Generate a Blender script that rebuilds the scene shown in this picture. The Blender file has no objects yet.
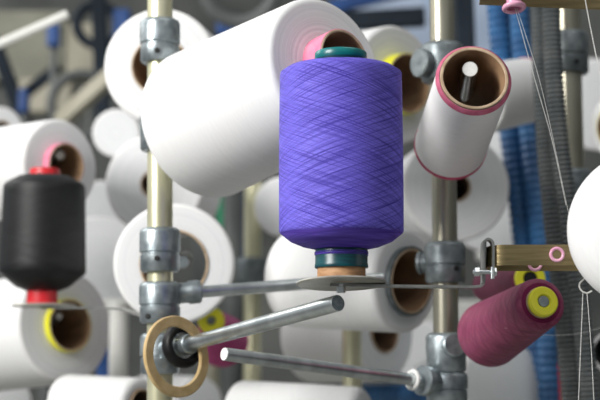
import bpy, bmesh, math, random
from mathutils import Vector, Matrix, Quaternion
random.seed(7)
PI = math.pi
COL = bpy.context.scene.collection
SC = bpy.context.scene

# ------------------------------------------------------------------ camera
CZ = 1.30; PITCH = math.radians(7.0); F = 1400.0; FOCUS = 1.84
CP, SP = math.cos(PITCH), math.sin(PITCH)
def at(px, py, Y):
    """point in the hall seen at that place of the photo, Y metres in front of the camera"""
    u = (px-300)/F; v = -(py-200)/F
    d = Vector((u, CP - v*SP, SP + v*CP))
    return Vector((0, 0, CZ)) + d*(Y/d.y)
cam = bpy.data.cameras.new('camera'); cam.sensor_width = 36; cam.lens = F*36/600
cam.dof.use_dof = True; cam.dof.focus_distance = FOCUS/CP; cam.dof.aperture_fstop = (cam.lens/1000)/0.021
cam.clip_start = .05
co = bpy.data.objects.new('camera', cam); COL.objects.link(co)
co.location = (0, 0, CZ); co.rotation_euler = (PI/2+PITCH, 0, 0)
SC.camera = co

# ------------------------------------------------------------------ materials
def new_mat(name):
    m = bpy.data.materials.new(name); m.use_nodes = True
    nt = m.node_tree; b = nt.nodes['Principled BSDF']
    return m, nt, b
def N(nt, t, **kw):
    n = nt.nodes.new(t)
    for k, v in kw.items(): setattr(n, k, v)
    return n
def L(nt, a, b): nt.links.new(a, b)
def MA(nt, op, a, b=None, c=None):
    n = N(nt, 'ShaderNodeMath', operation=op)
    for i, x in enumerate((a, b, c)):
        if x is None: continue
        if isinstance(x, (int, float)): n.inputs[i].default_value = x
        else: L(nt, x, n.inputs[i])
    return n.outputs[0]
def mottled(name, c1, c2, scale=8, rough=.5, metal=0, bump=0, detail=4, spec=.5, stretch=(1,1,1), lo=.35, hi=.65):
    m, nt, b = new_mat(name)
    tc = N(nt, 'ShaderNodeTexCoord'); mp = N(nt, 'ShaderNodeMapping'); mp.inputs['Scale'].default_value = stretch
    L(nt, tc.outputs['Object'], mp.inputs[0])
    no = N(nt, 'ShaderNodeTexNoise'); no.inputs['Scale'].default_value = scale; no.inputs['Detail'].default_value = detail
    L(nt, mp.outputs[0], no.inputs['Vector'])
    r = N(nt, 'ShaderNodeValToRGB'); r.color_ramp.elements[0].position = lo; r.color_ramp.elements[1].position = hi
    r.color_ramp.elements[0].color = (*c1, 1); r.color_ramp.elements[1].color = (*c2, 1)
    L(nt, no.outputs[0], r.inputs[0]); L(nt, r.outputs[0], b.inputs['Base Color'])
    b.inputs['Roughness'].default_value = rough; b.inputs['Metallic'].default_value = metal
    b.inputs['Specular IOR Level'].default_value = spec
    if bump:
        bp = N(nt, 'ShaderNodeBump'); bp.inputs['Strength'].default_value = bump; bp.inputs['Distance'].default_value = .002
        L(nt, no.outputs[0], bp.inputs['Height']); L(nt, bp.outputs[0], b.inputs['Normal'])
    return m
def yarn_side(name, hi, lo, slope=.3, turns=60, bump=.5, rough=.6, sheen=0., dist=.0006, mixlo=.3, mixhi=.7, spec=.3):
    """cross-wound yarn: two families of irregular parallel strands crossing at a small angle, in UV (u around, v up, both in turns)"""
    m, nt, b = new_mat(name)
    uv = N(nt, 'ShaderNodeUVMap'); sx = N(nt, 'ShaderNodeSeparateXYZ'); L(nt, uv.outputs[0], sx.inputs[0])
    fams = []
    for s, off in ((1, 3.1), (-1, 47.7)):
        k = MA(nt, 'MULTIPLY_ADD', sx.outputs[0], s*slope, sx.outputs[1])
        out = []
        for fr, w in ((turns, 1.0), (turns*2.7, .7)):
            no = N(nt, 'ShaderNodeTexNoise', noise_dimensions='2D'); no.inputs['Scale'].default_value = 1; no.inputs['Detail'].default_value = 1
            cv = N(nt, 'ShaderNodeCombineXYZ'); L(nt, MA(nt, 'MULTIPLY_ADD', k, fr, off), cv.inputs[0]); L(nt, MA(nt, 'MULTIPLY', sx.outputs[0], 5*s), cv.inputs[1])
            L(nt, cv.outputs[0], no.inputs['Vector'])
            out.append(MA(nt, 'MULTIPLY', no.outputs[0], w))
        fams.append(MA(nt, 'MULTIPLY', MA(nt, 'ADD', out[0], out[1]), .588))
    h = MA(nt, 'MULTIPLY', MA(nt, 'ADD', fams[0], fams[1]), .5)
    h2 = MA(nt, 'ADD', MA(nt, 'MULTIPLY', MA(nt, 'MINIMUM', fams[0], fams[1]), .7), MA(nt, 'MULTIPLY', h, .3))
    mr = N(nt, 'ShaderNodeMapRange'); mr.inputs[1].default_value = mixlo; mr.inputs[2].default_value = mixhi; L(nt, h2, mr.inputs[0])
    mx = N(nt, 'ShaderNodeMix', data_type='RGBA'); mx.inputs[6].default_value = (*lo, 1); mx.inputs[7].default_value = (*hi, 1)
    L(nt, mr.outputs[0], mx.inputs[0]); L(nt, mx.outputs[2], b.inputs['Base Color'])
    bp = N(nt, 'ShaderNodeBump'); bp.inputs['Strength'].default_value = bump; bp.inputs['Distance'].default_value = dist
    L(nt, h2, bp.inputs['Height']); L(nt, bp.outputs[0], b.inputs['Normal'])
    b.inputs['Roughness'].default_value = rough; b.inputs['Specular IOR Level'].default_value = spec
    b.inputs['Sheen Weight'].default_value = sheen
    return m
def yarn_face(name, hi, lo, scale=260, bump=.3):
    """concentric windings of a package's end"""
    m, nt, b = new_mat(name)
    tc = N(nt, 'ShaderNodeTexCoord'); sx = N(nt, 'ShaderNodeSeparateXYZ'); L(nt, tc.outputs['Object'], sx.inputs[0])
    r = MA(nt, 'SQRT', MA(nt, 'ADD', MA(nt, 'MULTIPLY', sx.outputs[0], sx.outputs[0]), MA(nt, 'MULTIPLY', sx.outputs[1], sx.outputs[1])))
    no = N(nt, 'ShaderNodeTexNoise', noise_dimensions='1D'); no.inputs['Scale'].default_value = scale; no.inputs['Detail'].default_value = 2
    L(nt, r, no.inputs['W'])
    mr = N(nt, 'ShaderNodeMapRange'); mr.inputs[1].default_value = .3; mr.inputs[2].default_value = .7; L(nt, no.outputs[0], mr.inputs[0])
    mx = N(nt, 'ShaderNodeMix', data_type='RGBA'); mx.inputs[6].default_value = (*lo, 1); mx.inputs[7].default_value = (*hi, 1)
    L(nt, mr.outputs[0], mx.inputs[0]); L(nt, mx.outputs[2], b.inputs['Base Color'])
    bp = N(nt, 'ShaderNodeBump'); bp.inputs['Strength'].default_value = bump; bp.inputs['Distance'].default_value = .001
    L(nt, no.outputs[0], bp.inputs['Height']); L(nt, bp.outputs[0], b.inputs['Normal'])
    b.inputs['Roughness'].default_value = .75; b.inputs['Specular IOR Level'].default_value = .2
    return m

M = {}
M['white_side'] = yarn_side('white_yarn', (.86, .86, .855), (.80, .80, .80), bump=.12, turns=90, rough=.7, spec=.2)
M['white_face'] = yarn_face('white_yarn_end', (.85, .86, .865), (.72, .735, .75))
M['purple'] = yarn_side('purple_yarn', (.205, .165, .80), (.042, .024, .33), slope=.36, turns=290, bump=1.0, rough=.5, dist=.0018, mixlo=.36, mixhi=.56, spec=.3)
M['purple_face'] = yarn_side('purple_yarn_end', (.17, .10, .66), (.05, .02, .30), slope=.10, turns=60, bump=.7, dist=.001)
M['black'] = yarn_side('black_yarn', (.012, .0125, .014), (.004, .004, .005), turns=40, bump=.6, rough=.5, dist=.001, spec=.35)
M['mauve'] = yarn_side('mauve_yarn', (.37, .082, .165), (.17, .028, .07), turns=46, bump=.8, rough=.45, dist=.0012)
M['mauve_face'] = yarn_face('mauve_yarn_end', (.22, .02, .09), (.12, .01, .05))
M['magenta'] = mottled('magenta_yarn', (.42, .03, .17), (.55, .06, .25), 60, .6)
M['pink'] = mottled('pink_yarn', (.78, .20, .34), (.88, .30, .42), 40, .6)
M['rose'] = mottled('rose_band', (.50, .09, .17), (.62, .16, .26), 60, .6)
M['crimson'] = mottled('crimson_band', (.45, .04, .12), (.60, .07, .17), 60, .6)
M['paper'] = mottled('brown_paper_tube', (.20, .115, .06), (.36, .22, .12), 30, .75, bump=.3, stretch=(1, 1, .4))
M['paper_rim'] = mottled('paper_tube_rim', (.42, .30, .19), (.58, .44, .30), 80, .7)
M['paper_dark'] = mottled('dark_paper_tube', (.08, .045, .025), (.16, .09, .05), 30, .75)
M['cream_card'] = mottled('tan_cardboard', (.52, .36, .16), (.66, .48, .24), 60, .6, bump=.15)
M['teal'] = mottled('teal_plastic', (.0, .11, .12), (.0, .19, .18), 30, .3, stretch=(1, 1, 3))
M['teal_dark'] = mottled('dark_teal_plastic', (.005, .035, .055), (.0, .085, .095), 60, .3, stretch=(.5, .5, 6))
M['yellow'] = mottled('yellow_plastic', (.85, .80, .02), (.95, .92, .06), 20, .4)
M['red'] = mottled('red_plastic', (.50, .008, .015), (.65, .02, .03), 20, .4)
M['wood'] = mottled('turned_wood', (.30, .145, .06), (.60, .35, .18), 45, .6, bump=.4, stretch=(1, 1, 3), lo=.3, hi=.7)
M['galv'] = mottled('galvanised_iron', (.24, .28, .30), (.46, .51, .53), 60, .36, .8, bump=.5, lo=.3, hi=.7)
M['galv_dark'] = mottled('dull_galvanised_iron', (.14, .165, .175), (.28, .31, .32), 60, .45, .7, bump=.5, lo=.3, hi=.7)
M['steel'] = mottled('bright_steel_rod', (.50, .54, .55), (.72, .76, .77), 30, .3, .95, bump=.12, stretch=(1, 1, .15))
M['steel_dull'] = mottled('dull_steel', (.26, .27, .26), (.42, .42, .40), 60, .4, .8, bump=.2)
M['end_cut'] = mottled('sawn_rod_end', (.16, .20, .22), (.26, .30, .32), 200, .6, .4)
M['end_white'] = mottled('pale_rod_end', (.75, .75, .72), (.9, .9, .88), 100, .6, 0)
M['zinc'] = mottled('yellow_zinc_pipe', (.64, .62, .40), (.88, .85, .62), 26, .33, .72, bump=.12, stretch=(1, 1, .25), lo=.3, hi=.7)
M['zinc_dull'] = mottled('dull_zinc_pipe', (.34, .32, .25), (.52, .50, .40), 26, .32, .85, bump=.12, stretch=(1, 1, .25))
M['brass'] = mottled('brass_strip', (.20, .155, .075), (.34, .27, .14), 60, .38, .8, bump=.3, stretch=(.2, 1, 3), lo=.3, hi=.7)
M['ceramic'] = mottled('pink_ceramic', (.72, .33, .48), (.85, .45, .60), 60, .2)
M['disc'] = mottled('pale_metal_disc', (.34, .33, .29), (.44, .43, .39), 40, .4, .55)
M['rubber'] = mottled('black_rubber', (.005, .005, .005), (.010, .010, .011), 60, .45, spec=.25)
M['hole'] = mottled('painted_hole_shade', (.004, .004, .004), (.01, .01, .01), 60, .7)  # near-black colour stands in for the shade inside screw holes and plug bore
M['blue_hose'] = mottled('blue_plastic_hose', (.02, .09, .23), (.035, .15, .35), 20, .4)
M['grey_hose'] = mottled('grey_plastic_hose', (.07, .08, .083), (.12, .13, .13), 20, .45)
M['thread'] = mottled('white_thread', (.75, .75, .72), (.85, .85, .82), 20, .5)
M['wall'] = mottled('grey_hall_wall', (.075, .080, .078), (.20, .205, .19), 1.6, .8, detail=3)
M['floor'] = mottled('concrete_floor', (.20, .20, .19), (.30, .30, .28), 4, .6)
M['dark_paint'] = mottled('dark_machine_paint', (.012, .018, .027), (.026, .035, .048), 6, .8, spec=.2)
M['grey_paint'] = mottled('grey_machine_paint', (.10, .11, .11), (.16, .17, .165), 6, .5)
M['beige_paint'] = mottled('beige_machine_paint', (.36, .34, .26), (.48, .45, .36), 6, .6)
M['olive_paint'] = mottled('olive_grey_paint', (.21, .21, .165), (.29, .29, .23), 6, .6)
M['blue_paint'] = mottled('blue_machine_paint', (.01, .055, .21), (.018, .09, .32), 6, .5)
M['pale_blue'] = mottled('pale_blue_paint', (.45, .58, .80), (.60, .70, .88), 3, .6)
M['green_paint'] = mottled('green_paint', (.01, .28, .13), (.02, .40, .20), 6, .5)
M['white_paint'] = mottled('white_paint', (.72, .72, .68), (.82, .82, .78), 6, .5)

# ------------------------------------------------------------------ mesh helpers
def link(name, bm, mats, parent=None, smooth=True, loc=None):
    me = bpy.data.meshes.new(name); bm.normal_update()
    bm.to_mesh(me); bm.free()
    for m in (mats if isinstance(mats, (list, tuple)) else [mats]): me.materials.append(m)
    if smooth:
        for p in me.polygons: p.use_smooth = True
        me.set_sharp_from_angle(angle=math.radians(38))
    o = bpy.data.objects.new(name, me); COL.objects.link(o)
    if parent: o.parent = parent
    if loc is not None: o.location = loc
    return o
def tag(o, label=None, cat=None, group=None, kind=None):
    if label: o['label'] = label
    if cat: o['category'] = cat
    if group: o['group'] = group
    if kind: o['kind'] = kind
    return o
def thing(name, loc, label, cat, group=None, quat=None):
    o = bpy.data.objects.new(name, None); o.empty_display_size = .02; COL.objects.link(o)
    o.location = loc
    if quat is not None:
        o.rotation_mode = 'QUATERNION'; o.rotation_quaternion = quat
    return tag(o, label, cat, group)
def lathe(bm, prof, seg=64, mats=None, close=False, T=None):
    """prof: [(r, z)] ; mats: material index per profile segment; UV u around, v along the profile (in units of its length / 0.5 m)"""
    uvl = bm.loops.layers.uv.verify()
    rings = []; n = len(prof)
    s = [0]
    for i in range(1, n+1):
        a, b = prof[i-1], prof[i % n]; s.append(s[-1]+math.hypot(b[0]-a[0], b[1]-a[1]))
    T = T or Matrix.Identity(4)
    for r, z in prof:
        if r <= 1e-7: rings.append([bm.verts.new(T @ Vector((0, 0, z)))]*seg)
        else: rings.append([bm.verts.new(T @ Vector((r*math.cos(2*PI*k/seg), r*math.sin(2*PI*k/seg), z))) for k in range(seg)])
    for i in range(n if close else n-1):
        A, B = rings[i], rings[(i+1) % n]
        for k in range(seg):
            k2 = (k+1) % seg
            vs = [A[k], A[k2], B[k2], B[k]]; uvs = [(k/seg, s[i]*2), ((k+1)/seg, s[i]*2), ((k+1)/seg, s[i+1]*2), (k/seg, s[i+1]*2)]
            q = []; qu = []
            for v, w in zip(vs, uvs):
                if v not in q: q.append(v); qu.append(w)
            if len(q) < 3: continue
            f = bm.faces.new(q)
            for lp, w in zip(f.loops, qu): lp[uvl].uv = w
            if mats: f.material_index = mats[i]
    return bm
def rounded(r0, z0, r1, z1, rad, inward=True, n=5):
    pass
def frame_z(p, d):
    q = Vector(d).normalized().to_track_quat('Z', 'Y')
    return Matrix.Translation(p) @ q.to_matrix().to_4x4()
def rodm(bm, a, b, r, seg=32, r2=None, bev=None, mi=0, mend=None):
    a, b = Vector(a), Vector(b); Lg = (b-a).length; r2 = r if r2 is None else r2; bev = min(r, r2)*.12 if bev is None else bev
    e = mi if mend is None else mend
    lathe(bm, [(0, 0), (r-bev, 0), (r, bev), (r2, Lg-bev), (r2-bev, Lg), (0, Lg)], seg, [mi, mi, mi, mi, e], T=frame_z(a, b-a))
    return bm
def boxm(bm, lo, hi, bev=0.0, T=None):
    x0, y0, z0 = lo; x1, y1, z1 = hi
    r = bmesh.ops.create_cube(bm, size=1)
    M4 = Matrix.Translation(((x0+x1)/2, (y0+y1)/2, (z0+z1)/2)) @ Matrix.Diagonal((x1-x0, y1-y0, z1-z0, 1))
    if T: M4 = T @ M4
    bmesh.ops.transform(bm, matrix=M4, verts=r['verts'])
    if bev:
        es = list({e for v in r['verts'] for e in v.link_edges})
        bmesh.ops.bevel(bm, geom=es, offset=bev, segments=2, affect='EDGES', profile=.5)
    return bm
def beam(bm, a, b, w, h, bev=.004):
    """bar of rectangular section w x h from a to b"""
    a, b = Vector(a), Vector(b); d = (b-a); T = frame_z(a, d)
    return boxm(bm, (-w/2, -h/2, 0), (w/2, h/2, d.length), bev, T)
def catmull(pts, n=12):
    P = [Vector(p) for p in pts]; P = [2*P[0]-P[1]] + P + [2*P[-1]-P[-2]]; out = []
    for i in range(1, len(P)-2):
        for k in range(n):
            t = k/n; a, b, c, d = P[i-1], P[i], P[i+1], P[i+2]
            out.append(.5*((2*b)+(c-a)*t+(2*a-5*b+4*c-d)*t*t+(3*b-a-3*c+d)*t**3))
    out.append(P[-2]); return out
def tube(bm, pts, r, seg=10, cap=True, rfun=None):
    pts = [Vector(p) for p in pts]; rings = []; up = None; s = 0
    for i, p in enumerate(pts):
        d = (pts[min(i+1, len(pts)-1)]-pts[max(i-1, 0)]).normalized()
        if up is None:
            up = d.orthogonal().normalized()
        else:
            up = (up - d*up.dot(d)).normalized(); s += (p-pts[i-1]).length
        v = d.cross(up); rr = rfun(s, i) if rfun else r
        rings.append([bm.verts.new(p+(up*math.cos(2*PI*k/seg)+v*math.sin(2*PI*k/seg))*rr) for k in range(seg)])
    for A, B in zip(rings, rings[1:]):
        for k in range(seg): bm.faces.new((A[k], A[(k+1) % seg], B[(k+1) % seg], B[k]))
    if cap: bm.faces.new(rings[0][::-1]); bm.faces.new(rings[-1])
    return bm
def ribbon(bm, pts, wdir, w, t):
    """flat strip w wide (along wdir) and t thick swept along pts"""
    pts = [Vector(p) for p in pts]; wd = Vector(wdir).normalized(); R = []
    for i, p in enumerate(pts):
        d = (pts[min(i+1, len(pts)-1)]-pts[max(i-1, 0)]).normalized(); n = d.cross(wd).normalized()
        R.append([bm.verts.new(p+wd*a*w/2+n*b*t/2) for a, b in ((1, 1), (-1, 1), (-1, -1), (1, -1))])
    for A, B in zip(R, R[1:]):
        for k in range(4): bm.faces.new((A[k], A[(k+1) % 4], B[(k+1) % 4], B[k]))
    bm.faces.new(R[0][::-1]); bm.faces.new(R[-1])
    bmesh.ops.recalc_face_normals(bm, faces=bm.faces[:])
    return bm
def torusm(bm, R, r, T, seg=40, s2=12, flat=1.0):
    prof = [(R+r*math.cos(2*PI*k/s2), r*flat*math.sin(2*PI*k/s2)) for k in range(s2)]
    lathe(bm, prof, seg, close=True, T=T); bmesh.ops.recalc_face_normals(bm, faces=bm.faces[:]); return bm
B = bmesh.new

# ------------------------------------------------------------------ yarn packages
WG = 'white yarn packages on the creel pegs'
def package(near, far, rn, rf, core, label, out=.006, sink=0.0, core_mat='paper', rim='paper_rim', band=None, side='white_side', face='white_face',
            name='white_yarn_package', group=WG, edge=.008, band_t=.0012, tip_band=None, tail_band=None, plug=None, seg=96, core_t=.0035, tail=.012, core_label=None):
    """near / far: centres of the two yarn ends; the wound yarn, the tube it is wound on and any coloured collar are its parts"""
    d = near-far; Lg = d.length
    root = thing(name, far, label, 'yarn package', group, d.normalized().to_track_quat('Z', 'Y'))
    e = edge
    prof = [(core, 0), (rf-e, 0)]
    mm = [1]
    for k in range(1, 6):
        a = PI/2*k/5; prof.append((rf-e+e*math.sin(a), e-e*math.cos(a))); mm.append(0)
    nside = 10
    for k in range(1, nside): prof.append((rf+(rn-rf)*k/nside, e+(Lg-2*e)*k/nside)); mm.append(0)
    for k in range(0, 6):
        a = PI/2*k/5; prof.append((rn-e+e*math.cos(a), Lg-e+e*math.sin(a))); mm.append(0)
    prof.append((core, Lg-sink)); mm.append(1)
    bm = lathe(B(), prof, seg, mm)
    bmesh.ops.recalc_face_normals(bm, faces=bm.faces[:])
    link('wound_yarn', bm, [M[side], M[face]], root)
    if core < .005: return root
    # the paper tube, open at both ends, with a paler cut rim
    ti = core-core_t; z0, z1 = -tail, Lg-sink+out
    bm = lathe(B(), [(core, z0), (core, z1-.001), (core-.001, z1), (ti+.001, z1), (ti, z1-.001), (ti, z0)], 64, [0, 1, 1, 1, 0, 1], close=True)
    bmesh.ops.recalc_face_normals(bm, faces=bm.faces[:])
    c = link('paper_tube', bm, [M[core_mat], M[rim]], root)
    if core_label: c['label'] = core_label
    if band:   # coloured sleeve on the tube's protruding end
        bm = lathe(B(), [(core+.0002, Lg-sink-.002), (core+band_t, Lg-sink), (core+band_t, z1-.0015), (core+.0002, z1-.0008)], 64, close=True)
        bmesh.ops.recalc_face_normals(bm, faces=bm.faces[:])
        link('tube_collar', bm, M[band], root)
    if tip_band:   # coloured reserve windings round the end's edge
        m_, w_ = tip_band
        k = (rn-rf)/Lg
        bm = lathe(B(), [(rn-.006, Lg-w_), (rn+.0008-k*w_, Lg-w_), (rn+.0008, Lg-.004), (rn-.003, Lg+.0012), (core+.0008, Lg+.0012), (core+.0008, Lg-.002)], seg, close=True)
        bmesh.ops.recalc_face_normals(bm, faces=bm.faces[:])
        link('coloured_winding', bm, M[m_], root)
    if tail_band:
        m_, w_ = tail_band
        bm = lathe(B(), [(rf-.008, -.001), (rf-.003, -.0015), (rf+.0008, .003), (rf+.0008, w_), (rf-.004, w_)], seg, close=True)
        bmesh.ops.recalc_face_normals(bm, faces=bm.faces[:])
        link('coloured_winding', bm, M[m_], root)
    if plug:
        m_, rp, hole, hm = plug
        bm = lathe(B(), [(ti, z1-.02), (ti, z1+.001), (rp, z1+.002), (rp, z1+.008), (rp-.002, z1+.0105), (hole+.002, z1+.0105), (hole, z1+.008), (hole, z1-.02)], 48, close=True)
        bmesh.ops.recalc_face_normals(bm, faces=bm.faces[:])
        p = link('end_plug', bm, M[m_], root); 
        bm = lathe(B(), [(0, z1+.009), (hole*.9, z1+.009), (hole*.99, z1+.007), (hole*.99, z1-.03), (0, z1-.03)], 32)
        bmesh.ops.recalc_face_normals(bm, faces=bm.faces[:])
        link('plug_centre', bm, M[hm], p)
    return root
def peg(a, b, r, label, group='steel pegs that carry the packages', mat='steel', end='end_cut', name='package_peg', ferrule=None):
    """steel peg from its clamp (a) to its free tip (b)"""
    a, b = Vector(a), Vector(b)
    root = thing(name, a, label, 'steel peg', group)
    bm = rodm(B(), Vector((0, 0, 0)), b-a, r, 36, mend=1, bev=r*.08)
    link('rod', bm, [M[mat], M[end]], root)
    if ferrule:
        rf, lf, fm = ferrule; d = (b-a).normalized()
        bm = rodm(B(), d*0.0, d*lf, rf, 32, bev=.002); f = link('ferrule', bm, M[fm], root)
    return root

# ------------------------------------------------------------------ pipe posts with clamps
def zc(py, Y): return at(300, py, Y).z
def coupling_prof(r, z0, z1, groove=True, rp=.02):
    h = z1-z0; b = min(.004, h*.15)
    p = [(rp, z0), (r-b, z0), (r-.001, z0+b), (r-.001, z0+h*.38)]
    if groove: p += [(r-.0025, z0+h*.40), (r-.0025, z0+h*.43), (r, z0+h*.46)]
    else: p += [(r, z0+h*.5)]
    p += [(r, z1-b*2), (r-b*.4, z1-b*.8), (r-b*1.6, z1), (rp, z1)]
    return p
def post(px, Y, r, label, mat='zinc', fits=(), top=2.35, name='creel_post', group=None, seg=40, lean=None):
    """fits: (py_top, py_bottom, radius, groove, hole_px or None, sockets, material) ; sockets: (dx, dy, dz, py, radius, length)"""
    lo_, hi_ = at(px, 372, Y), at(px, 20, Y)
    k = (hi_.x-lo_.x)/(hi_.z-lo_.z) if lean else 0.0      # a post that stands very slightly out of true
    base = Vector((lo_.x-k*lo_.z, Y, 0))
    root = thing(name, base, label, 'post', group); root.rotation_euler.y = math.atan(k)
    link('pipe', rodm(B(), (0, 0, 0), (0, 0, top), r, seg, bev=.001), M[mat], root)
    for (t, b, fr, groove, hole, socks, fm) in fits:
        z1, z0 = zc(t, Y), zc(b, Y)
        c = link('pipe_clamp', lathe(B(), coupling_prof(fr, z0, z1, groove, r*.98), 48, close=True), M[fm], root)
        bm = bmesh.new(); bm.from_mesh(c.data); bmesh.ops.recalc_face_normals(bm, faces=bm.faces[:]); bm.to_mesh(c.data); bm.free()
        if hole:
            p = at(hole[0], hole[1], Y-fr); p -= base; p.x -= k*p.z
            ang = math.atan2(p.y, p.x); d = Vector((math.cos(ang), math.sin(ang), 0)); q = Vector((0, 0, p.z))
            bm = lathe(B(), [(.0015, fr-.004), (.0015, fr+.0005), (.0028, fr+.0012), (.0042, fr+.0008), (.0045, fr-.004)], 20, close=True, T=frame_z(q, d))
            bmesh.ops.recalc_face_normals(bm, faces=bm.faces[:])
            s = link('set_screw', bm, M[fm], c)
            bm = lathe(B(), [(0, fr-.001), (.0026, fr+.0006), (.003, fr-.003), (0, fr-.003)], 16, T=frame_z(q, d))
            link('screw_recess', bm, M['hole'], s) if False else bm.free()
            hb = lathe(B(), [(0, fr+.0014), (.0027, fr+.0014), (.0027, fr-.003), (0, fr-.003)], 20, T=frame_z(q, d))
            bmesh.ops.recalc_face_normals(hb, faces=hb.faces[:])
            s.data.materials.clear(); s.data.materials.append(M['hole'])  # screw and disc all near-black: the recess's shade is put into the colour
            tmp = bmesh.new(); tmp.from_mesh(s.data); hm = bpy.data.meshes.new('t'); hb.to_mesh(hm); hb.free(); tmp.from_mesh(hm); tmp.to_mesh(s.data); tmp.free(); bpy.data.meshes.remove(hm)
        for (d, py, sr, sl) in socks:
            d = Vector(d).normalized(); q = Vector((0, 0, zc(py, Y)))
            s0 = fr*.5
            bm = lathe(B(), [(0, s0), (sr*.85, s0), (sr*.88, fr+sl*.35), (sr, fr+sl*.45), (sr, fr+sl-.002), (sr-.002, fr+sl), (0, fr+sl)], 40, T=frame_z(q, d))
            bmesh.ops.recalc_face_normals(bm, faces=bm.faces[:])
            link('socket', bm, M[fm], c)
    return root, base

YL, YR = 2.20, 2.28
# peg directions are needed for the sockets
rodA0, rodA1 = at(160, 352, YL), at(338, 303, 1.79)      # steel peg with the card ring
rodB0, rodB1 = at(443, 384, YR), at(224, 354, 2.02)      # lower bare peg
rodC0, rodC1 = at(160, 295, YL), at(383, 278, 2.30)      # rail behind the purple package's disc
postL, baseL = post(160, YL, .0202, 'bright yellow zinc post carrying grey clamps and the tan card ring', 'zinc', [
    (20, 63, .0322, True, (157, 50), [], 'galv'),
    (113, 151, .0322, False, None, [], 'galv'),
    (228, 272, .0322, True, (157, 258), [], 'galv'),
    (282, 323, .0327, True, (146, 316), [(rodC1-rodC0, 295, .0185, .032)], 'galv'),
    (333, 374, .0312, True, None, [(rodA1-rodA0, 352, .020, .022)], 'galv')], lean=True)
W2n, W2f = at(474, 79, 1.90), at(450, 147, 2.13)
M1n, M1f = at(541, 303, 1.98), at(488, 335, 2.20)
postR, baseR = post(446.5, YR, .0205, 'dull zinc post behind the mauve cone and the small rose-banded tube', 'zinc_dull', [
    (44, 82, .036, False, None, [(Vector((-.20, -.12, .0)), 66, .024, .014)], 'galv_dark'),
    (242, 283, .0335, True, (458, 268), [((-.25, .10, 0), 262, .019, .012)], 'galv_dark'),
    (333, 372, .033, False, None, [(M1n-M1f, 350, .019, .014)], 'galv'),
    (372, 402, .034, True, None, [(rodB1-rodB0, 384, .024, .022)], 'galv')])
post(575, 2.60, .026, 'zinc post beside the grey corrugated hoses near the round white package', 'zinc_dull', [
    (33, 74, .040, True, (577, 61), [], 'galv_dark'), (170, 215, .040, False, None, [], 'galv_dark')])

# ------------------------------------------------------------------ purple package and its holder
YP = 1.80; PX = 341.5
pc = at(PX, 285, YP)
def pz(py, Y=YP): return at(PX, py, Y).z
purple = thing('purple_yarn_package', Vector((pc.x, YP, pz(268))), 'purple cross-wound yarn package on a teal tube, standing on a thin disc', 'yarn package')
z0 = pz(268)
zt, zb = pz(73.5)-z0, pz(232)-z0
prof = [(.034, pz(247, 1.766)-z0)]; mm = [1]
zbot = prof[0][1]
prof += [(.050, zbot+.0035), (.066, zbot+.010), (.0790, zb-.002)]; mm += [1, 1]
prof += [(.0805, zb+.001)]; mm += [0]
nS = 24
for k in range(1, nS+1):
    t = k/nS; prof.append((.0805-.0008*t+.0006*math.sin(PI*t), zb+.001+(zt-zb-.003)*t)); mm.append(0)
prof += [(.0790, zt), (.070, zt+.006), (.050, zt+.0095), (.034, zt+.0105)]; mm += [0, 0, 1, 1]
bm = lathe(B(), prof, 160, mm); bmesh.ops.recalc_face_normals(bm, faces=bm.faces[:])
link('wound_yarn', bm, [M['purple'], M['purple_face']], purple)
ztop = pz(46.5, YP-.034)-z0
bm = lathe(B(), [(.0325, .002), (.0338, .001), (.0342, .0), (.0345, .001), (.0345, .004), (.0338, .006), (.0338, ztop-.010), (.0342, ztop-.009), (.0342, ztop-.002), (.0328, ztop), (.030, ztop), (.029, ztop-.002), (.029, .002)], 64,
           [1]*6+[0]*6+[1], close=True)
bmesh.ops.recalc_face_normals(bm, faces=bm.faces[:])
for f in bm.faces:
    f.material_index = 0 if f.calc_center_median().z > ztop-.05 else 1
tt = link('plastic_tube', bm, [M['teal'], M['teal_dark']], purple)
# thin transfer-tail yarn wound on the lower tube
pts = [Vector((.0345*math.cos(a), .0345*math.sin(a), .016+.0006*math.sin(a*.7)+a*.00012)) for a in [i*2*PI/48 for i in range(48*6)]]
link('tail_winding', tube(B(), pts, .0004, 5), M['purple_face'], purple)

hold = thing('package_holder', Vector((pc.x, YP, pz(284))), 'flat steel arm with a thin round disc and wooden plug under the purple package', 'package holder')
q = math.radians(5)
bm = lathe(B(), [(.0, -.0012), (.056, -.0012), (.058, .0006), (.057, .0024), (.035, .0030), (0, .0030)], 72)
bmesh.ops.recalc_face_normals(bm, faces=bm.faces[:])
bmesh.ops.transform(bm, matrix=Matrix.Rotation(-q*1.0, 4, 'X') @ Matrix.Rotation(math.radians(-.6), 4, 'Y'), verts=bm.verts)
link('disc', bm, M['disc'], hold)
zw = pz(284)
bm = lathe(B(), [(0, .001), (.0285, .001), (.0312, .003), (.0312, z0-zw+.0005), (.0285, z0-zw+.001), (.0275, z0-zw+.03), (0, z0-zw+.03)], 64)
bmesh.ops.recalc_face_normals(bm, faces=bm.faces[:]); link('wooden_plug', bm, M['wood'], hold)
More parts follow.
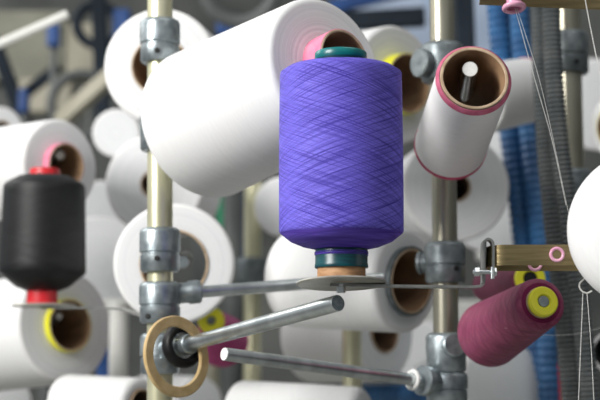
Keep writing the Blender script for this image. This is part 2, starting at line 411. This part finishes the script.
# arm: flat strip under the disc, running to the clamp
A0 = at(330, 285.5, YP)-hold.location; A1 = at(470, 287.2, 1.80)-hold.location
A2 = at(480, 286.5, 1.80)-hold.location; A3 = at(483, 281, 1.80)-hold.location; A4 = at(483.5, 262, 1.80)-hold.location; A5 = at(484, 241, 1.80)-hold.location
link('arm', ribbon(B(), [A0, A0.lerp(A1, .5), A1, A2, A2.lerp(A3, .5)+Vector((.0008, 0, -.0012)), A3, A4, A5], (0, 1, 0), .024, .0032), M['steel_dull'], hold, smooth=False)
bolt = at(341, 289, YP-.004)-hold.location
bm = B(); rodm(bm, bolt+Vector((0, 0, -.005)), bolt+Vector((0, 0, .006)), .0058, 6, bev=.0006); rodm(bm, bolt+Vector((0, 0, .003)), bolt+Vector((0, 0, .0075)), .0085, 24, bev=.0006)
link('hex_bolt', bm, M['steel'], hold)
# clamp strap: inverted U hooking over the guide strip, with a cross bolt
hp = [at(x, y, 1.785)-hold.location for x, y in ((482.5, 283), (482.5, 262), (482.5, 246), (484, 241.5), (487.5, 239.5), (491, 241.5), (492.5, 246), (492.5, 262), (492.5, 276))]
link('clamp_strap', ribbon(B(), catmull(hp, 5), (0, 1, 0), .020, .0028), M['steel_dull'], hold, smooth=False)
bm = B(); c1, c2 = at(473, 272, 1.772)-hold.location, at(497, 272, 1.772)-hold.location
rodm(bm, c1, c2, .0028, 16, bev=.0004)
link('cross_bolt', bm, M['steel'], hold)
for (xa, xb, r_) in ((474.5, 479.5, .0062), (494, 496.5, .0058)):
    link('hex_nut', rodm(B(), at(xa, 272, 1.772)-hold.location, at(xb, 272, 1.772)-hold.location, r_, 6, bev=.0006), M['steel'], hold, smooth=False)
link('short_pin', rodm(B(), at(492.5, 267, 1.768)-hold.location, at(492.5, 279, 1.768)-hold.location, .0026, 14, bev=.0004), M['steel'], hold)

# brass U-shaped guide strip with ceramic eyelets
gY0, gY1 = 1.775, 1.825
g0 = at(488, 255, gY0)
guide = thing('thread_guide', g0, 'brass guide strip bent in a long loop with pink ceramic eyelets', 'thread guide')
zg = 0; hG = .0262
loop = []
xl = at(489, 255, gY0).x - g0.x; xr = at(586, 255, gY0).x - g0.x; D = gY1-gY0; rr = .022
def arc(cx, cy, r, a0, a1, n=8): return [Vector((cx+r*math.cos(a0+(a1-a0)*i/n), cy+r*math.sin(a0+(a1-a0)*i/n), 0)) for i in range(n+1)]
xl2 = xl
loop += [Vector((xr, D, 0))]
loop += [Vector((xl2+rr+.1, D, 0))] + arc(xl2+rr, D-rr, rr, PI/2, PI) + arc(xl2+rr, rr, rr, PI, 3*PI/2) + [Vector((xl2+rr+.06, 0, 0)), Vector((xr, 0, 0))]
for p_ in loop: p_.z = -p_.y*.075
link('guide_strip', ribbon(B(), loop, (0, 0, 1), hG, .0022), M['brass'], guide, smooth=True)
def eyelet(parent, c, n, R=.0078, r=.0022, m='ceramic', hole=True):
    e = link('eyelet', torusm(B(), R, r, frame_z(c, n), 36, 12), M[m], parent)
    if hole:
        link('eyelet_bore', lathe(B(), [(0, .0001), (R-r*.6, .0001), (R-r*.6, .0005), (0, .0005)], 28, T=frame_z(c+Vector(n)*.0002, n)), M['brass'], e)
    return e
eyelet(guide, at(557, 254.5, gY0-.0012)-g0, (0, -1, 0))
eyelet(guide, at(535, 264, gY1-.0012)-g0, (0, -1, 0))

# ------------------------------------------------------------------ pegs
peg(rodA0+(rodA1-rodA0).normalized()*.045, rodA1, .0108, 'thick bare steel peg passing through the tan card ring, cut end near the disc', ferrule=(.0155, .055, 'galv'))
peg(rodB0+(rodB1-rodB0).normalized()*.05, rodB1, .0096, 'bare steel peg with a pale end, below the other, clamped to the dull post', end='end_white')
db = (rodB1-rodB0).normalized()
pr = rodB0+db*.066
cl = torusm(B(), .0135, .0035, frame_z(pr, db), 36, 10); 
o = link('snap_ring', cl, M['end_white']); tag(o, 'pale ring on the lower bare peg where it enters its clamp', 'ring')
peg(rodC0+(rodC1-rodC0).normalized()*.055, rodC1, .0095, 'thin steel rail running from the bright post behind the purple package disc')
peg(at(186, 258, 2.80), at(183, 262, 2.50), .012, 'steel peg inside the wide thin tube behind the middle clamps', mat='steel_dull')
# rubber ring and tan card ring on the peg
dA = (rodA1-rodA0).normalized()
ra = rodA0.lerp(rodA1, .155)
rb = torusm(B(), .0270, .0075, frame_z(ra, dA), 48, 14, flat=1.6)
o = link('rubber_ring', rb, M['rubber']); tag(o, 'black rubber ring around the bare peg inside the tan card ring', 'ring')
gc = at(176.5, 356.5, 2.08)
gn = Vector((.68, -.70, .12)).normalized()
gr = lathe(B(), [(.0445, -.002), (.0460, -.0035), (.0590, -.0035), (.0605, -.002), (.0605, .002), (.0590, .0035), (.0460, .0035), (.0445, .002)], 96, close=True, T=frame_z(gc, gn))
bmesh.ops.recalc_face_normals(gr, faces=gr.faces[:])
o = link('card_ring', gr, M['cream_card']); tag(o, 'flat tan ring leaning on the bare peg against the bright post', 'ring')

# ------------------------------------------------------------------ the big and mid-distance packages
W1n, W1f = at(322, 93, 1.98), at(190, 131, 2.09)
package(at(327, 67, 1.955), at(203, 125, 2.195), .1050, .1205, .0430, 'largest white yarn package, pink collar on its tube, behind the purple one', out=.040, band='pink', edge=.010)
package(W2n, W2f, .0520, .0555, .0475, 'white-covered paper tube edged in rose, tilted up in front of the dull post', out=.004, tip_band=('rose', .006), tail_band=('crimson', .011), core_t=.0045, edge=.005, name='nearly_empty_yarn_package', tail=.004)
package(M1n, M1f, .037, .052, .0225, 'mauve yarn cone with a yellow plug, held out in front of the dull post', out=.002, side='mauve', face='mauve_face', name='mauve_yarn_cone', group='mauve yarn cones', plug=('yellow', .0215, .0085, 'galv'), edge=.008)
pw = W2n-W2f
peg(at(463, 110, 2.17), at(470, 69, 1.915), .0112, 'steel peg seen down inside the rose-edged tube', end='end_white')
package(at(160, 66, 2.50), at(190, 84, 2.76), .106, .102, .053, 'white package with a wide brown tube, behind the topmost clamp of the bright post', out=.004, seg=80)
package(at(174, 264, 2.46), at(181, 263, 2.70), .107, .10, .061, 'white package with a wide thin tube, behind the middle clamps of the bright post', out=.003, core_t=.004, seg=80)
package(at(407, 281, 2.42), at(297, 278, 2.60), .090, .092, .056, 'white package below the purple one, a dark grey ring round its tube end', out=.012, band='galv_dark', edge=.010, band_t=.0045)
package(at(398, 85, 2.62), at(330, 95, 2.76), .114, .115, .057, 'white package with a yellow collar, between the purple one and the dull post', out=.030, band='yellow')

# left blurred ones
Y7 = 2.75
package(at(61, 166, Y7), at(-45, 180, 2.98), .094, .098, .044, 'white package with a pink collar above the black package', out=.018, band='pink')
peg(at(42, 171, Y7+.20), at(60, 155, Y7+.02), .010, 'steel peg tip inside the pink collared tube', end='end_white')
package(at(66, 326, 2.76), at(-60, 344, 3.06), .113, .116, .051, 'white package with a yellow collar below the black package', out=.016, band='yellow')
peg(at(36, 340, 2.92), at(59, 316, 2.78), .0075, 'steel peg tip inside the yellow collared tube', end='end_white')
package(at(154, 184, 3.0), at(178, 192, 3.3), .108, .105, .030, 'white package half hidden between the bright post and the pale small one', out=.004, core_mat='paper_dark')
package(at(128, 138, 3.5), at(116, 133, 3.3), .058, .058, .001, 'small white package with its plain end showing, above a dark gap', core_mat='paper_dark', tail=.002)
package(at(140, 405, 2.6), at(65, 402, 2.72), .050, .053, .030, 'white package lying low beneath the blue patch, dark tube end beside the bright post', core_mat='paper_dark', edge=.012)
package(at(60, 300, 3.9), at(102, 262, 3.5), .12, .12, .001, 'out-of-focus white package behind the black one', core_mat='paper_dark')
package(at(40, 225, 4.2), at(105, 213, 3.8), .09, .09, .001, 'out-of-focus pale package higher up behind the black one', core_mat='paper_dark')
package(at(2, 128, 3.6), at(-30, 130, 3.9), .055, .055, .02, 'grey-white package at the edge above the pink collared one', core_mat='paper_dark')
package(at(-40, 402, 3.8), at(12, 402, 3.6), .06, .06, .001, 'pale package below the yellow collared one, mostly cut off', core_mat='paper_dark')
# middle
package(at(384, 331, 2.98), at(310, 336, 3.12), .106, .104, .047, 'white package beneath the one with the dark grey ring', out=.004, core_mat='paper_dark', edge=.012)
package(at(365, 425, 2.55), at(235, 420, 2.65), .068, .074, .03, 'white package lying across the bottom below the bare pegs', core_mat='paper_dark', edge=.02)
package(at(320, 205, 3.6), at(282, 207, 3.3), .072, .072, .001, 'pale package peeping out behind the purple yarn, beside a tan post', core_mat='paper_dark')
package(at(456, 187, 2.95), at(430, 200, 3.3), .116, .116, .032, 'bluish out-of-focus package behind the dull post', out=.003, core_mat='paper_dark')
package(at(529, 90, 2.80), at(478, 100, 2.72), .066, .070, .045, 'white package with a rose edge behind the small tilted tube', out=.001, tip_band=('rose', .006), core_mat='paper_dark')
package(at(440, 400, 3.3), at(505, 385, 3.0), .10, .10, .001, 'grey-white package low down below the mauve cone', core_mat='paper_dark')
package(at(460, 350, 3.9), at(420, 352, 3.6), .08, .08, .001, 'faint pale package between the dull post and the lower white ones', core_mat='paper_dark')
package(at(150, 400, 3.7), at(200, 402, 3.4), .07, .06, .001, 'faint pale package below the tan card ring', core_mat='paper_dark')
package(at(480, 185, 4.1), at(497, 190, 3.7), .17, .17, .001, 'large pale package in the far row behind the blue hoses', core_mat='paper_dark')
package(at(590, 100, 4.0), at(600, 105, 3.6), .12, .12, .001, 'far pale package showing between the grey hoses', core_mat='paper_dark')
# right side
package(at(618, 128, 2.8), at(680, 120, 2.95), .070, .070, .045, 'greyish package with a yellow collar at the edge above the big round one', out=.01, band='yellow')
w17 = package(at(684, 246, 1.86), at(634, 223, 1.65), .0945, .0975, .03, 'close round white package above the hooked threads, cut by the picture edge', core_mat='paper_dark', edge=.055, tail=.001, face='white_side')
package(at(612, 352, 2.5), at(650, 352, 2.8), .040, .040, .030, 'grey package with a black tube at the edge below the round white one', core_mat='rubber', rim='rubber', band='rubber', out=.006)
# mauve ones further back
package(at(528, 279, 2.35), at(489, 286, 2.6), .027, .034, .02, 'mauve cone directly under the brass guide strip, yellow rim showing', side='mauve', face='mauve_face', name='mauve_yarn_cone', group='mauve yarn cones', plug=('yellow', .026, .012, 'hole'), edge=.01)
package(at(212, 322, 2.75), at(223, 342, 2.95), .028, .055, .022, 'magenta cone with a yellow plug seen behind the card ring and bare peg', side='magenta', face='magenta', name='mauve_yarn_cone', group='mauve yarn cones', plug=('yellow', .026, .009, 'galv_dark'), edge=.01)

# ------------------------------------------------------------------ black package on its own holder
YB = 2.62
bc = at(42, 300, YB)
bp = thing('black_yarn_package', Vector((bc.x, YB, at(44, 300, YB).z)), 'black yarn package on a bright red tube, standing on a thin disc', 'yarn package')
zB = bp.location.z
zz = lambda py, Y=YB: at(44, py, Y).z-zB
prof = [(.030, zz(291))]
prof += [(.050, zz(287)), (.0785, zz(274)), (.0805, zz(272))]
for k in range(1, 13): prof.append((.0805-.004*k/12, zz(272)+(zz(187)-zz(272))*k/12))
prof += [(.073, zz(184)), (.050, zz(177)), (.030, zz(176))]
bm = lathe(B(), prof, 96); bmesh.ops.recalc_face_normals(bm, faces=bm.faces[:]); link('wound_yarn', bm, [M['black']], bp)
bm = lathe(B(), [(.026, .004-.012), (.0285, -.010), (.0285, zz(171)), (.0275, zz(169)), (.024, zz(169)), (.024, -.008)], 48, close=True)
bmesh.ops.recalc_face_normals(bm, faces=bm.faces[:]); link('plastic_tube', bm, M['red'], bp)
bh = thing('package_holder', at(44, 306, YB), 'thin disc and arm under the black package, reaching to the bright post', 'package holder')
link('disc', lathe(B(), [(0, -.002), (.058, -.002), (.060, 0), (.058, .003), (0, .003)], 56), M['disc'], bh)
e1 = at(122, 309, 2.35)-bh.location; e2 = at(146, 317, 2.22)-bh.location
link('arm', ribbon(B(), [Vector((0, 0, -.004)), e1*.6+Vector((0, 0, .0)), e1, e2], Vector((.5, .86, 0)), .022, .003), M['steel_dull'], bh, smooth=False)

# ------------------------------------------------------------------ top guide bar, threads, hook
gb = at(480, -1, 1.72)
bar = thing('guide_bar', gb, 'brass flat bar crossing above the blue hoses with a pink eyelet beneath', 'guide bar')
link('flat_bar', ribbon(B(), [Vector((0, 0, 0)), at(720, 9, 1.72)-gb], (0, .92, -.38), .020, .003), M['brass'], bar, smooth=False)
eyelet(bar, at(514, 7.5, 1.712)-gb, Vector((.05, -.20, -.98)).normalized(), R=.0120, r=.0032, hole=False)
link('eyelet_sleeve', lathe(B(), [(.007, 0), (.0095, 0), (.0095, .012), (.007, .012)], 28, close=True, T=Matrix.Translation(at(514, 8, 1.716)-gb)), M['ceramic'], bar)
def thread(pts, label, r=.00045):
    ps = catmull([Vector(p) for p in pts], 10); a = ps[0].copy()
    o = link('yarn_thread', tube(B(), [p-a for p in ps], r, 6), M['thread'], loc=a); tag(o, label, 'thread', 'white threads in the air')
thread([at(515, 8, 1.715), at(535, 80, 1.76), at(552, 140, 1.80), at(566, 205, 1.86)], 'white thread falling from the pink eyelet of the top bar', .0004)
thread([at(517, 8, 1.715), at(542, 90, 1.76), at(569, 215, 1.86)], 'second fine thread beside the one from the pink eyelet', .0003)
thread([at(583, -12, 1.70), at(591, 30, 1.70), at(601, 78, 1.70), at(622, 170, 1.74)], 'white thread slanting past the zinc post at the upper edge', .0005)
hk = at(584, 288, 1.80)
hook = catmull([at(592, 291, 1.80), at(587, 293, 1.80), at(582, 291, 1.80), at(579.5, 287, 1.80), at(580, 283, 1.80), at(583, 280, 1.80), at(590, 272, 1.81), at(596, 262, 1.82)], 6)
o = link('wire_hook', tube(B(), [p-hk for p in hook], .0011, 8), M['white_paint'], loc=hk); tag(o, 'small pale wire hook under the round white package', 'hook')
thread([at(583, 291, 1.80), at(581, 340, 1.80), at(578.5, 402, 1.80), at(577, 440, 1.80)], 'white thread hanging from the wire hook, nearer the hoses')
thread([at(587, 293, 1.798), at(591, 345, 1.798), at(594, 402, 1.798), at(596, 440, 1.798)], 'white thread hanging from the wire hook, nearer the picture edge')
thread([at(505, 328, 2.02), at(530, 334, 2.1), at(575, 334, 2.2), at(620, 322, 2.3)], 'faint loose thread crossing the grey hoses from the mauve cone', .0003)

# ------------------------------------------------------------------ corrugated hoses
def hose(pts, r, m, label, group, pitch=.0085, seg=18):
    ps = catmull(pts, 24)
    # resample evenly
    s = [0]
    for a, b in zip(ps, ps[1:]): s.append(s[-1]+(b-a).length)
    n = int(s[-1]/(pitch/4)); out = []; j = 0
    for i in range(n+1):
        t = s[-1]*i/n
        while j < len(s)-2 and s[j+1] < t: j += 1
        f = (t-s[j])/max(1e-9, s[j+1]-s[j]); out.append(ps[j].lerp(ps[j+1], f))
    a = out[0].copy()
    prof = (0, .55, 1, .55)
    o = link('corrugated_hose', tube(B(), [p-a for p in out], r, seg, rfun=lambda s_, i: r*(.86+.14*prof[i % 4])), M[m], loc=a)
    tag(o, label, 'hose', group)
def floorp(px, Y, z=0.0): p = at(px, 372, Y); p.z = z; return p
BH, GH = 'blue corrugated hoses', 'grey corrugated hoses'
hose([at(494, -60, 3.05), at(499, 20, 3.05), at(509, 120, 3.05), at(519, 200, 3.05), at(530, 300, 3.05), at(541, 400, 3.05), at(552, 520, 3.05)], .026, 'blue_hose', 'blue corrugated hose farther from the grey ones', BH, .017)
hose([at(517, -60, 3.0), at(520, 20, 3.0), at(528, 120, 3.0), at(537, 200, 3.0), at(545, 300, 3.0), at(549, 400, 3.0), at(556, 520, 3.0)], .024, 'blue_hose', 'blue corrugated hose next to the grey ones', BH, .017)
hose([at(540, -60, 2.5), at(541, 40, 2.5), at(545, 130, 2.5), at(552, 210, 2.5), at(562, 300, 2.5), at(572, 400, 2.5), at(584, 520, 2.5)], .0185, 'grey_hose', 'grey corrugated hose bordering the blue pair', GH)
hose([at(551, -60, 2.42), at(552, 40, 2.42), at(558, 130, 2.42), at(568, 210, 2.42), at(580, 300, 2.42), at(590, 400, 2.42), at(600, 520, 2.42)], .0175, 'grey_hose', 'grey corrugated hose beside the zinc post', GH)
hose([at(340, 395, 3.2), at(376, 394, 3.1), at(400, 394, 3.05), at(425, 398, 3.0), at(440, 440, 3.0)], .022, 'blue_hose', 'short blue corrugated hose lying below the bare steel peg', BH, .017)

# ------------------------------------------------------------------ background frame members and machines
def bpost(px, Y, r, label, m='zinc_dull', top=2.6, fits=()): post(px, Y, r, label, m, fits, top=top, name='background_post', group='far creel posts', seg=24)
bpost(352, 2.79, .0195, 'far zinc post seen below the white packages', 'zinc', top=zc(300, 2.79))
bpost(118, 3.25, .022, 'far cream post under the arm of the black package', 'white_paint', top=zc(302, 3.25))
bpost(252, 3.5, .022, 'far tan post behind the large package, near a blue hose', 'zinc', fits=[(258, 285, .04, False, None, [], 'galv_dark')], top=zc(150, 3.5))
bpost(232, 3.9, .028, 'far dark grey post behind the bare pegs', 'grey_paint', top=zc(120, 3.9))
bpost(211, 3.6, .020, 'far grey post near the card ring', 'beige_paint', top=zc(325, 3.6))
bpost(90, 3.9, .018, 'far olive post beside the yellow collared package', 'olive_paint', top=zc(330, 3.9))
def solid(name, bm, m, label, cat, group=None, smooth=True, loc=(0, 0, 0)):
    o = link(name, bm, M[m], smooth=smooth); tag(o, label, cat, group); return o
MG = 'blurred machine members behind the creel'
solid('steel_tube', rodm(B(), at(-30, 57, 3.2), at(68, 14, 3.2), .0105), 'white_paint', 'pale out-of-focus tube slanting up from the frame edge', 'tube', None)
def bbeam(a, b, w, h, m, label, cat='machine strut'): solid('machine_strut', beam(B(), a, b, w, h), m, label, cat, MG, smooth=False)
bbeam(at(60, 122, 4.6), at(113, 74, 4.5), .045, .05, 'beige_paint', 'beige beam slanting up behind the small white package')
bbeam(at(-6, 40, 5.0), at(26, 128, 5.0), .045, .05, 'dark_paint', 'dark navy beam leaning near the pale tube')
bbeam(at(98, -30, 4.8), at(104, 140, 4.8), .055, .05, 'dark_paint', 'dark upright beam behind the topmost white package')
bbeam(at(22, 96, 5.2), at(60, 66, 5.2), .03, .04, 'dark_paint', 'thin dark strut crossing the beige panel')
bbeam(at(300, 24, 4.6), at(425, 17, 4.6), .055, .06, 'dark_paint', 'dark horizontal beam above the yellow collared package')
bbeam(at(463, -30, 3.8), at(466, 60, 3.8), .055, .05, 'dark_paint', 'dark navy upright beyond the dull zinc post')
bbeam(at(330, 8, 5.2), at(420, -14, 5.2), .05, .05, 'blue_paint', 'blue slanting beam above the dark horizontal one')
bbeam(at(75, 306, 3.3), at(150, 304, 3.3), .022, .03, 'white_paint', 'cream crossbar resting on the far cream post')
bbeam(at(200, 190, 4.4), at(203, 300, 4.4), .09, .05, 'grey_paint', 'grey upright between the white package and the green strip')
bbeam(at(222, 150, 4.0), at(223, 236, 4.0), .034, .03, 'green_paint', 'green upright strip below the largest white package')
bbeam(at(243, 150, 4.1), at(244, 258, 4.1), .030, .03, 'blue_paint', 'blue upright strip beside the far tan post')
bbeam(at(235, 300, 4.6), at(255, 420, 4.6), .16, .05, 'dark_paint', 'dark upright slab behind the bare pegs')
bbeam(at(480, 385, 3.4), at(477, 440, 3.4), .03, .03, 'dark_paint', 'small dark upright below the mauve cone')
def bbox(px0, py0, px1, py1, Y, dep, m, label, cat='machine panel'):
    a, b = at(px0, py1, Y), at(px1, py0, Y)
    o = link('machine_casing', boxm(B(), (a.x, Y, a.z), (b.x, Y+dep, b.z), .01), M[m], smooth=False); tag(o, label, cat, 'machine panels far behind the creel')
    if a.z > .05: link('support_post', rodm(B(), ((a.x+b.x)/2, Y+dep-.01, 0), ((a.x+b.x)/2, Y+dep-.01, a.z+.02), .014, 12), M['grey_paint'], o)
bbox(66, 22, 102, 74, 5.4, .2, 'beige_paint', 'beige machine panel above the curved duct')
bbox(-20, 10, 66, 80, 5.8, .2, 'olive_paint', 'olive grey machine panel behind the pale tube')
bbox(18, 78, 72, 112, 5.6, .1, 'beige_paint', 'beige machine panel under the pale tube')
bbox(46, 22, 59, 46, 5.0, .05, 'blue_paint', 'small blue box under the pale tube end')
bbox(17, 88, 28, 112, 4.8, .05, 'blue_paint', 'small blue box above the pink collared package')
bbox(112, 8, 130, 40, 4.8, .05, 'blue_paint', 'blue box behind the topmost white package')
bbox(216, 14, 240, 34, 4.6, .08, 'blue_paint', 'blue box above the largest white package')
bbox(96, 362-14, 116, 380, 4.2, .1, 'blue_paint', 'blue box beside the far cream post')
bbox(340, -40, 440, 60, 5.9, .1, 'pale_blue', 'pale blue panel high behind the dark beam')
bbox(468, -40, 500, 60, 5.9, .1, 'pale_blue', 'pale blue panel high beyond the navy upright')
0 and bbox(96, 150, 132, 230, 5.6, .1, 'pale_blue', 'pale blue panel behind the black package side')
bbox(480, 60, 540, 260, 5.0, .1, 'white_paint', 'pale panel behind the blue hoses') 
bbox(410, 300, 540, 460, 4.8, .1, 'white_paint', 'pale panel behind the mauve cone')
bbox(552, 372-10, 566, 460, 3.6, .05, 'red', 'dark red strip between the blue and grey hoses')
def ring(c, R, r, n, m, label):
    solid('curved_duct', torusm(B(), R, r, frame_z(c, n), 56, 16), m, label, 'duct', 'curved ducts behind the creel')
ring(at(84, 105, 4.9), .115, .018, (.2, -1, .1), 'grey_paint', 'round grey duct around the slanting beige beam')
ring(at(240, -14, 4.2), .11, .022, (.1, -1, -.3), 'grey_paint', 'grey curved duct above the blue box')
ring(at(98, 25, 5.2), .08, .02, (.2, -1, .1), 'dark_paint', 'dark ring behind the dark upright beam')

# ------------------------------------------------------------------ the hall
def struct(name, bm, m): o = link(name, bm, M[m], smooth=False); o['kind'] = 'structure'; return o
struct('floor', boxm(B(), (-5, -3, -.1), (5, 7.0, 0)), 'floor')
struct('wall_back', boxm(B(), (-5, 7.0, -.1), (5, 7.2, 4.6)), 'wall')

# ------------------------------------------------------------------ light: daylight from high windows on one side, pale hall all round
w = bpy.data.worlds.new('hall_light'); SC.world = w; w.use_nodes = True
nt = w.node_tree; bg = nt.nodes['Background']
tc = N(nt, 'ShaderNodeTexCoord'); sx = N(nt, 'ShaderNodeSeparateXYZ'); L(nt, tc.outputs['Generated'], sx.inputs[0])
r = N(nt, 'ShaderNodeValToRGB'); el = r.color_ramp.elements
el[0].position = .40; el[0].color = (.10, .105, .11, 1); el[1].position = .75; el[1].color = (.92, .97, 1.0, 1)
L(nt, MA(nt, 'MULTIPLY_ADD', sx.outputs[2], .5, .5), r.inputs[0]); L(nt, r.outputs[0], bg.inputs[0])
L(nt, MA(nt, 'MULTIPLY_ADD', sx.outputs[0], -.30, .47), bg.inputs[1])      # ambient slope along x, added to cut the fill from the dimmer side
def area(name, loc, target, sx_, sy_, power, col):
    l = bpy.data.lights.new(name, 'AREA'); l.shape = 'RECTANGLE'; l.size = sx_; l.size_y = sy_; l.energy = power; l.color = col
    o = bpy.data.objects.new(name, l); COL.objects.link(o); o.location = loc
    o.rotation_euler = (Vector(target)-Vector(loc)).to_track_quat('-Z', 'Y').to_euler(); return o
area('window_light', (-2.0, .5, 2.6), (-.2, 2.2, 1.4), 1.1, 1.1, 98, (1, .98, .95))
area('far_hall_light', (-2.6, 3.8, 3.4), (-.5, 5.0, 1.6), 2.0, 1.4, 42, (1, .98, .94))
area('ceiling_light', (1.0, 1.2, 3.6), (.2, 2.4, 1.4), 1.6, .4, 9, (1, .97, .92))

SC.view_settings.view_transform = 'Standard'; SC.view_settings.look = 'None'
SC.view_settings.exposure = 0.0; SC.view_settings.gamma = 1.0
try: SC.view_settings.use_curve_mapping = False
except Exception: pass
